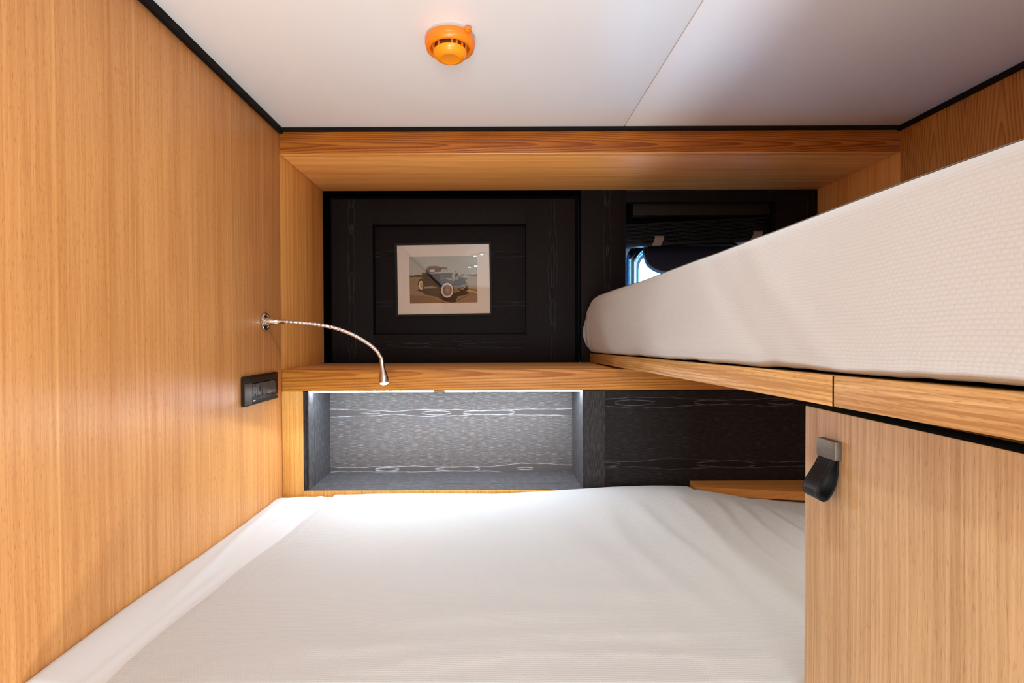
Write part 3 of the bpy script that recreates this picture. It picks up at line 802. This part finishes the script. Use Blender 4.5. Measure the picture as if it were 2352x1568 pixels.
bm = bmesh.new(); tube_bm(bm, path, rad, 16)
to_obj('gooseneck', bm, M['steel'], rl, smooth=True, auto=60)
hd = Vector((.17, -.30, -.94)).normalized(); h0 = Vector((-.3075, 1.3785, -.0585))
HM = frame_along(h0, hd)
hdo = lathe('lamp_head', [(0, 0), (.0058, 0), (.0062, .002), (.0062, .020), (.0068, .030), (.0092, .043), (.0120, .054), (.0132, .062), (.0130, .0690), (.0124, .0720), (.0108, .0725), (.0106, .0700), (0, .0700)], HM, M['steel'], rl, 40, 35)
lathe('lamp_lens', [(.0, .0702), (.0105, .0702), (.0102, .0730), (.0066, .0752), (0, .0755)], HM, M['lens'], hdo, 32)
sl = bpy.data.lights.new('reading_light', 'SPOT'); sl.energy = READ_W; sl.color = (.86, .95, 1); sl.spot_size = math.radians(172); sl.spot_blend = .12; sl.shadow_soft_size = .009
slo = bpy.data.objects.new('reading_light', sl); COL.objects.link(slo); slo.parent = rl
q = (-hd).to_track_quat('Z', 'Y')
slo.location = h0 + hd*.082 + Vector((0, 0, E)) - ORG[rl]; slo.rotation_euler = q.to_euler()

# ================================================================== socket and switch plate on the left wall
so_ = root('socket_plate', 'graphite socket and switch plate on the left oak wall below the lamp', 'socket', (XL, 1.356, -.178))
T = .0085
def wbox(name, y0, y1, z0, z1, x0, x1, mat, parent, bevel=.0006): return box(name, (XL+x0, XL+x1, y0, y1, z0, z1), mat, parent, bevel)
sy0, sy1, sz0, sz1 = 1.257, 1.4555, -.1765, -.1005
iy0, iy1, iz0, iz1 = 1.3005, 1.4385, -.1580, -.1205
bm = bmesh.new()
def onw(x): return lambda y, z: (XL+x, y, z)
out = rrect(sy0, sy1, sz0, sz1, .006, 5)
inn = rrect(iy0, iy1, iz0, iz1, .0015, 5)
loop_solid(bm, out, inn, onw(.0), onw(T))
fr = to_obj('cover_frame', bm, M['socket'], so_, smooth=True, auto=30)
wbox('frame_bar', iy0-.002, iy1, iz1+.0005, sz1-.003, T-.0005, T+.0016, M['socket'], so_, .0012)
wbox('frame_bar', iy0-.002, iy1, sz0+.003, iz0-.0015, T-.0005, T+.0012, M['socket'], so_, .0012)
wbox('frame_bar', sy0+.002, iy0-.003, sz0+.003, sz1-.018, T-.0005, T+.0010, M['socket_hi'], so_, .0010)
wbox('support', iy0, iy1, iz0, iz1, .0, .0035, M['black'], so_, 0)
mw = (iy1-iy0)/5
def mod_y(k): return iy0 + mw*k + .0005, iy0 + mw*(k+1) - .0005
y0, y1 = mod_y(0); so1 = wbox('socket_module', y0, y1, iz0+.0006, iz1-.002, .0035, T, M['socket_hi'], so_)
bm = bmesh.new(); yc = (y0+y1)/2; zc = (iz0+iz1)/2
for dz, r in ((.0125, .0026), (0, .0024), (-.0125, .0026)):
    lathe_bm(bm, [(0, 0), (r, 0), (r, .0004), (0, .0004)], Matrix.Translation((XL+T, yc, zc+dz-.001)) @ Matrix.Rotation(math.pi/2, 4, 'Y'), 16)
    if dz: hexa_bm(bm, corners(XL+T, XL+T+.0004, yc-.0015, yc+.0015, zc+dz-.001, zc+dz+.0038))
to_obj('pin_hole', bm, M['black'], so1)
y0, y1 = mod_y(1); so2 = wbox('charging_module', y0, y1, iz0+.0006, iz1-.002, .0035, T, M['socket_hi'], so_)
box('charging_slot', (XL+T-.001, XL+T+.0004, (y0+y1)/2-.0028, (y0+y1)/2+.0028, zc-.0075, zc+.0070), M['black'], so2, .0002)
for k in range(2, 5):
    y0, y1 = mod_y(k); bm = bmesh.new()
    tw = .0035 if k == 2 else -.0030
    hexa_bm(bm, [(XL+.0035, y0, iz0+.001), (XL+T+.0006+tw, y0, iz0+.001), (XL+T+.0006-tw*.4, y1, iz0+.001), (XL+.0035, y1, iz0+.001),
                 (XL+.0035, y0, iz1-.002), (XL+T+.0006-tw*.4, y0, iz1-.002), (XL+T+.0006+tw*.6, y1, iz1-.002), (XL+.0035, y1, iz1-.002)], .0005, 1)
    to_obj('rocker_switch', bm, M['socket_hi'], so_)
for k in range(5):
    y0, y1 = mod_y(k)
    wbox('latch_strip', y0, y1, iz0-.0012, iz0+.0004, T-.002, T+.0022, M['socket_hi'], so_, .0003)
wbox('printed_mark', iy0+.002, iy0+.0125, sz0+.0085, sz0+.0118, T+.0008, T+.0015, M['mark'], so_, .0003)
bm = bmesh.new()
for i in range(5): hexa_bm(bm, corners(XL+T-.0001, XL+T+.0003, iy1+.0035+i*.0021, iy1+.0050+i*.0021, sz0+.009, sz0+.0115))
to_obj('printed_lettering', bm, M['mark_grey'], so_)

# ================================================================== framed photograph
PZ, PXc = .2155*1.0137, -.1853*1.0137
pf = root('framed_picture', 'small black-framed photograph of a vintage open car, on the black panel', 'picture', (PXc, 1.933, PZ - .140))
RP = Matrix.Translation((PXc, 0, PZ)) @ Matrix.Rotation(math.radians(-.75), 4, 'Y') 
def pp(y): return lambda x, z: RP @ Vector((x, y, z))
HW, HH, FW = .1840, .1399, .0075
bm = bmesh.new(); loop_solid(bm, rrect(-HW, HW, -HH, HH, .0008, 2), rrect(-HW+FW, HW-FW, -HH+FW, HH-FW, .0004, 2), pp(1.915), pp(1.9328))
to_obj('frame', bm, M['frame'], pf)
bm = bmesh.new(); prism(bm, rrect(-HW+FW, HW-FW, -HH+FW, HH-FW, .0003, 1), pp(1.9225), pp(1.9326))
to_obj('mat_board', bm, M['mat_board'], pf)
# the print: flat inks on paper, drawn in its own 1225 x 840 units
PRX0, PRX1, PRZ0, PRZ1 = -.1308, .1285, -.0902, .0887
INK = {}
def ink(name, c):
    if name not in INK:
        m, nt, b = new_mat('print ink ' + name); x = N(nt); b.inputs['Roughness'].default_value = .9; b.inputs['Specular IOR Level'].default_value = .0
        tc = x.n('ShaderNodeTexCoord'); nn = x.noise(tc.outputs['Object'], 160.0, 3.0)
        x.put(b.inputs['Base Color'], x.mix(nn, rgba(mul(c, .62)), rgba(mul(c, .80)))); INK[name] = m
    return INK[name]
SH_ = [('sky', (.40, .35, .29), [(472, 375), (1697, 375), (1697, 760), (472, 760)]),
 ('ground', (.25, .135, .075), [(472, 745), (1697, 745), (1697, 1215), (472, 1215)]),
 ('ground near', (.19, .085, .040), [(472, 1060), (900, 1100), (1100, 1215), (472, 1215)]),
 ('ground far', (.33, .22, .15), [(1380, 760), (1697, 750), (1697, 985), (1500, 950)]),
 ('tree', (.045, .035, .018), [(472, 710), (540, 714), (600, 702), (660, 698), (720, 704), (720, 748), (472, 746)]),
 ('far tree', (.14, .085, .05), [(1390, 705), (1430, 698), (1500, 712), (1560, 705), (1640, 712), (1697, 700), (1697, 752), (1390, 745)]),
 ('pale plane', (.42, .34, .28), [(1420, 738), (1500, 716), (1530, 738), (1640, 742), (1560, 758), (1440, 755)]),
 ('grass', (.36, .21, .05), [(472, 746), (700, 748), (690, 770), (472, 766)]),
 ('line', (.72, .48, .16), [(1505, 982), (1697, 1022), (1697, 1030), (1510, 990)]),
 ('line', (.72, .48, .16), [(1515, 996), (1697, 1036), (1697, 1043), (1520, 1004)]),
 ('shade', (.018, .012, .012), [(600, 975), (640, 957), (760, 950), (1000, 945), (1250, 1040), (1400, 1010), (1535, 1030), (1535, 1055), (1440, 1085), (1335, 1100), (1330, 1135), (1300, 1150), (1310, 1188), (1270, 1208), (1180, 1200), (1060, 1160), (960, 1110), (880, 1085), (780, 1070), (690, 1022), (715, 1004), (640, 1000)]),
 ('wire', (.03, .02, .02), [(1290, 1196), (1555, 1054), (1560, 1060), (1300, 1202)]),
 ('rumble', (.10, .035, .02), [(698, 662), (768, 664), (778, 692), (700, 740)]),
 ('body', (.010, .009, .011), [(700, 745), (740, 700), (800, 684), (1020, 682), (1030, 800), (1250, 800), (1245, 960), (1040, 955), (920, 915), (750, 915), (715, 880), (690, 820)]),
 ('far wheel', (.014, .013, .016), [(1440+95*math.cos(a*.3927), 930+96*math.sin(a*.3927)) for a in range(16)]),
 ('far rim', (.45, .25, .13), [(1370, 955), (1400, 978), (1450, 972), (1478, 940), (1470, 925), (1440, 958), (1400, 962), (1375, 945)]),
 ('hood', (.055, .055, .068), [(1020, 680), (1245, 672), (1290, 690), (1260, 780), (1110, 775), (1030, 800)]),
 ('frontbody', (.012, .012, .015), [(1240, 760), (1400, 735), (1470, 790), (1500, 870), (1420, 920), (1260, 940)]),
 ('rearfender', (.012, .010, .010), [(615, 885), (625, 835), (650, 785), (700, 752), (740, 770), (765, 850), (745, 925), (718, 950), (705, 830), (655, 828), (638, 885)]),
 ('glint', (.40, .27, .18), [(690, 758), (712, 768), (724, 790), (706, 778)]),
 ('glint', (.40, .27, .18), [(806, 722), (820, 720), (818, 732), (808, 732)]),
 ('top', (.115, .042, .020), [(768, 605), (800, 556), (850, 545), (960, 545), (1070, 568), (1165, 580), (1163, 596), (1065, 606), (1040, 652), (930, 660), (778, 690)]),
 ('top light', (.24, .12, .07), [(800, 558), (850, 546), (960, 546), (1070, 569), (1165, 581), (1164, 590), (1060, 582), (950, 562), (850, 560), (770, 606)]),
 ('rear window', (.62, .54, .46), [(848, 618), (915, 613), (922, 570), (930, 650), (850, 650)]),
 ('post', (.04, .03, .03), [(1150, 592), (1157, 592), (1160, 658), (1150, 660)]),
 ('post', (.04, .03, .03), [(1120, 598), (1126, 598), (1146, 630), (1142, 634)]),
 ('wheel', (.05, .04, .04), [(1060, 640), (1085, 628), (1110, 640), (1116, 656), (1106, 650), (1085, 638), (1068, 648)]),
 ('shell', (.38, .25, .15), [(1305+66*math.cos(a*.3927), 735+72*math.sin(a*.3927)) for a in range(16)]),
 ('radiator', (.020, .018, .022), [(1290, 720), (1320, 680), (1350, 690), (1366, 740), (1340, 800), (1300, 800)]),
 ('cap', (.05, .03, .02), [(1300, 660), (1315, 634), (1335, 632), (1322, 662)]),
 ('headlight', (.20, .17, .17), [(1335+32*math.cos(a*.5236), 772+34*math.sin(a*.5236)) for a in range(12)]),
 ('headlight', (.16, .13, .13), [(1410+22*math.cos(a*.5236), 742+28*math.sin(a*.5236)) for a in range(12)]),
 ('fender', (.050, .047, .055), [(1028, 870), (1050, 810), (1105, 772), (1180, 768), (1255, 792), (1300, 835), (1262, 832), (1250, 905), (1210, 860), (1150, 845), (1090, 856), (1055, 900)]),
 ('fender hi', (.34, .26, .20), [(1105, 776), (1180, 771), (1255, 794), (1292, 828), (1230, 808), (1170, 790)]),
 ('farfender', (.045, .04, .045), [(1440, 770), (1500, 778), (1526, 798), (1480, 800), (1460, 812)]),
 ('bumper', (.23, .19, .17), [(1268, 918), (1400, 902), (1540, 878), (1545, 892), (1400, 920), (1270, 936)]),
 ('bumper', (.23, .19, .17), [(1268, 946), (1400, 928), (1540, 902), (1545, 914), (1400, 945), (1270, 966)]),
 ('bumper', (.23, .19, .17), [(1536, 876), (1558, 872), (1558, 906), (1540, 910)]),
 ('running', (.28, .21, .16), [(740, 926), (890, 908), (895, 925), (760, 938)]),
 ('tyre', (.012, .010, .010), [(1152+122*math.cos(a*.2618), 990+146*math.sin(a*.2618)) for a in range(24)]),
 ('white wall', (.66, .53, .43), [(1152+110*math.cos(a*.2618), 988+132*math.sin(a*.2618)) for a in range(24)]),
 ('spokes', (.20, .12, .09), [(1152+84*math.cos(a*.2618), 988+102*math.sin(a*.2618)) for a in range(24)]),
 ('hub ring', (.34, .17, .10), [(1156+52*math.cos(a*.3927), 986+64*math.sin(a*.3927)) for a in range(16)]),
 ('hub', (.42, .22, .13), [(1160+26*math.cos(a*.5236), 984+30*math.sin(a*.5236)) for a in range(12)]),
 ('tyre', (.012, .010, .010), [(694+44*math.cos(a*.2618), 895+84*math.sin(a*.2618)) for a in range(24)]),
 ('white wall', (.66, .53, .43), [(682+37*math.cos(a*.2618), 890+80*math.sin(a*.2618)) for a in range(24)]),
 ('ochre', (.40, .20, .03), [(684+25*math.cos(a*.2618), 890+64*math.sin(a*.2618)) for a in range(24)]),
 ('hub', (.42, .22, .13), [(672+7*math.cos(a*.5236), 886+12*math.sin(a*.5236)) for a in range(12)]),
]
bm = bmesh.new(); mats = []; 
for k, (nm, c, poly) in enumerate(SH_):
    m_ = ink(nm, c)
    if m_ not in mats: mats.append(m_)
    y = 1.9224 - k*.00004
    vsl = [bm.verts.new(RP @ Vector((PRX0 + (PRX1-PRX0)*(px-472)/1225, y, PRZ0 + (PRZ1-PRZ0)*(1215-py)/840))) for px, py in poly]
    f = bm.faces.new(vsl); f.material_index = mats.index(m_); f.normal_update()
    if f.normal.y > 0: f.normal_flip()
bmesh.ops.triangulate(bm, faces=[f for f in bm.faces if len(f.verts) > 4])
me = bpy.data.meshes.new('print'); bm.to_mesh(me); bm.free()
link('print', me, mats, pf)
bm = bmesh.new(); prism(bm, rrect(-HW+FW-.001, HW-FW+.001, -HH+FW-.001, HH-FW+.001, .0003, 1), pp(1.9185), pp(1.9200))
to_obj('glass', bm, M['pic_glass'], pf)

# ================================================================== venetian blind drawn up in the window
vb_ = root('venetian_blind', 'black venetian blind drawn up in the window, with clear plastic clips', 'blind', (.78, 1.945, .342))
box('headrail', (.5385, 1.0655, 1.925, 1.968, .4615, .529), M['headrail'], vb_, .002)
def tilt(x, z): return z + (x-.78)*.052
for k in range(15):
    z = .4375 - k*.0051 + (.0012 if k % 3 else 0); bm = bmesh.new()
    a, b = .506 + .002*(k % 2), 1.058
    y0, y1, dz = 1.921 + .0015*(k % 3), 1.951, .0012
    hexa_bm(bm, [(a, y0, tilt(a, z)-dz), (b, y0, tilt(b, z)-dz), (b, y1, tilt(b, z)+dz), (a, y1, tilt(a, z)+dz), (a, y0, tilt(a, z)-dz+.0032), (b, y0, tilt(b, z)-dz+.0032), (b, y1, tilt(b, z)+dz+.0032), (a, y1, tilt(a, z)+dz+.0032)], .0005, 1)
    to_obj('slat', bm, M['blind'], vb_)
bm = bmesh.new(); a, b, z0, z1 = .5065, 1.058, .3525, .3635
hexa_bm(bm, [(a, 1.918, tilt(a, z0)), (b, 1.918, tilt(b, z0)), (b, 1.955, tilt(b, z0)), (a, 1.955, tilt(a, z0)), (a, 1.918, tilt(a, z1)), (b, 1.918, tilt(b, z1)), (b, 1.955, tilt(b, z1)), (a, 1.955, tilt(a, z1))], .002)
to_obj('bottom_rail', bm, M['blind'], vb_, smooth=True, auto=35)
for (xt, zt_) in ((.6355, .3790), (1.011, .3965)):
    sl_ = catmull([(0, 1.914, zt_), (0, 1.9115, zt_-.004), (-.001, 1.911, zt_-.012), (-.006, 1.9125, zt_-.024), (-.012, 1.914, zt_-.036)], 5)
    bm = bmesh.new(); R = []
    for i, p in enumerate(sl_):
        d = (sl_[min(i+1, len(sl_)-1)] - sl_[max(i-1, 0)]).normalized(); nn = Vector((0, d.z, -d.y))*.0008
        R.append([bm.verts.new((xt+p.x+dx, p.y+q*nn.y, p.z+q*nn.z)) for dx, q in ((-.0175, 1), (.0175, 1), (.0175, -1), (-.0175, -1))])
    for a_, b_ in zip(R, R[1:]):
        for i in range(4): j = (i+1) % 4; bm.faces.new((a_[i], a_[j], b_[j], b_[i]))
    bm.faces.new(R[0]); bm.faces.new(R[-1][::-1])
    hexa_bm(bm, corners(xt-.0175, xt+.0175, 1.9118, 1.922, zt_-.0005, zt_+.0012))
    to_obj('clip', bm, M['clip'], vb_)
for xa, xb in ((.5795, .5670), (.5945, .5822)):
    bm = bmesh.new(); tube_bm(bm, [Vector((xa, 1.913, .4620)), Vector(((xa*2+xb)/3 + .001, 1.912, .33)), Vector((xb, 1.912, .10))], .0007, 8)
    to_obj('cord', bm, M['blind'], vb_, smooth=True)

# ================================================================== ceiling lights above and behind the camera
for k, (p0, p1) in enumerate((((-.136, .010), (-.080, .090)), ((-.207, -.600), (-.147, -.520)))):
    a = Vector(p0); b = Vector(p1); c = (a+b)/2; d = (b-a).normalized(); ang = math.atan2(d.y, d.x)
    r = root('ceiling_light', ('slim twin-spot ceiling light directly above the viewer, mirrored in the picture glass', 'slim twin-spot ceiling light farther back, mirrored lower in the picture glass')[k], 'ceiling light', (c.x, c.y, ZC), 'twin spot ceiling lights')
    F = Matrix.Translation((c.x, c.y, ZC)) @ Matrix.Rotation(ang, 4, 'Z')
    bm = bmesh.new(); hexa_bm(bm, [F @ Vector(q) for q in corners(-.10, .10, -.018, .018, -.006, 0)], .0015)
    to_obj('housing', bm, M['white_plastic'], r)
    for s in (-1, 1):
        P = F @ Vector((s*.049, 0, -.0062))
        lathe('spot_lens', [(0, 0), (.012, 0), (.012, .0012), (0, .0012)], Matrix.Translation(P) @ Matrix.Rotation(math.pi, 4, 'X'), emit('lit ceiling spot %d%d' % (k, s), (1, .93, .82), 12.0), r, 24)
        al = bpy.data.lights.new('ceiling_spot', 'AREA'); al.shape = 'DISK'; al.size = .03; al.energy = CEIL_W; al.color = (.76, .93, 1); al.spread = math.radians(170)
        ao = bpy.data.objects.new('ceiling_spot', al); COL.objects.link(ao); ao.parent = r
        ao.location = P + Vector((0, 0, E-.004)) - ORG[r]

# ================================================================== fill lamp added under the upper bunk, hidden from here by the cabinet
bl = root('berth_fill_light', 'small round fill lamp added under the upper bunk, hidden behind the cabinet', 'light', (.86, .86, -.090))
BM = Matrix.Translation((.86, .86, -.090)) @ Matrix.Rotation(math.pi, 4, 'X')
lathe('bezel', [(.026, -.012), (.034, -.012), (.034, .003), (.029, .005), (.026, .003)], BM, M['steel'], bl, 32)
lathe('diffuser', [(0, -.002), (.026, -.002), (.026, .002), (0, .002)], BM, emit('lit berth fill lamp', (1, .93, .85), 5.0), bl, 32)
al = bpy.data.lights.new('berth_fill_lamp', 'AREA'); al.shape = 'DISK'; al.size = .05; al.energy = BERTH_FILL_W; al.color = (1, .95, .88)
ao = bpy.data.objects.new('berth_fill_lamp', al); COL.objects.link(ao); ao.parent = bl; ao.location = Vector((0, 0, -.006))

# fill lamp added in the ceiling, unseen, just above the upper edge of the view
dl = root('fill_downlight', 'round fill lamp added in the ceiling out of view, nearer the viewer than the smoke detector', 'ceiling light', (.06, .70, ZC))
DL = Matrix.Translation((.06, .70, ZC)) @ Matrix.Rotation(math.pi, 4, 'X')
lathe('bezel', [(.034, 0), (.044, 0), (.044, .002), (.039, .004), (.034, .003)], DL, M['steel'], dl, 40)
lathe('diffuser', [(0, .0005), (.034, .0005), (.034, .0025), (0, .0025)], DL, emit('lit downlight', (.88, .96, 1.0), 6.0), dl, 40)
al = bpy.data.lights.new('fill_downlight_lamp', 'AREA'); al.shape = 'DISK'; al.size = .062; al.energy = DOWN_FILL_W; al.color = (.86, .95, 1.0)
ao = bpy.data.objects.new('fill_downlight_lamp', al); COL.objects.link(ao); ao.parent = dl; ao.location = Vector((0, 0, -.005))
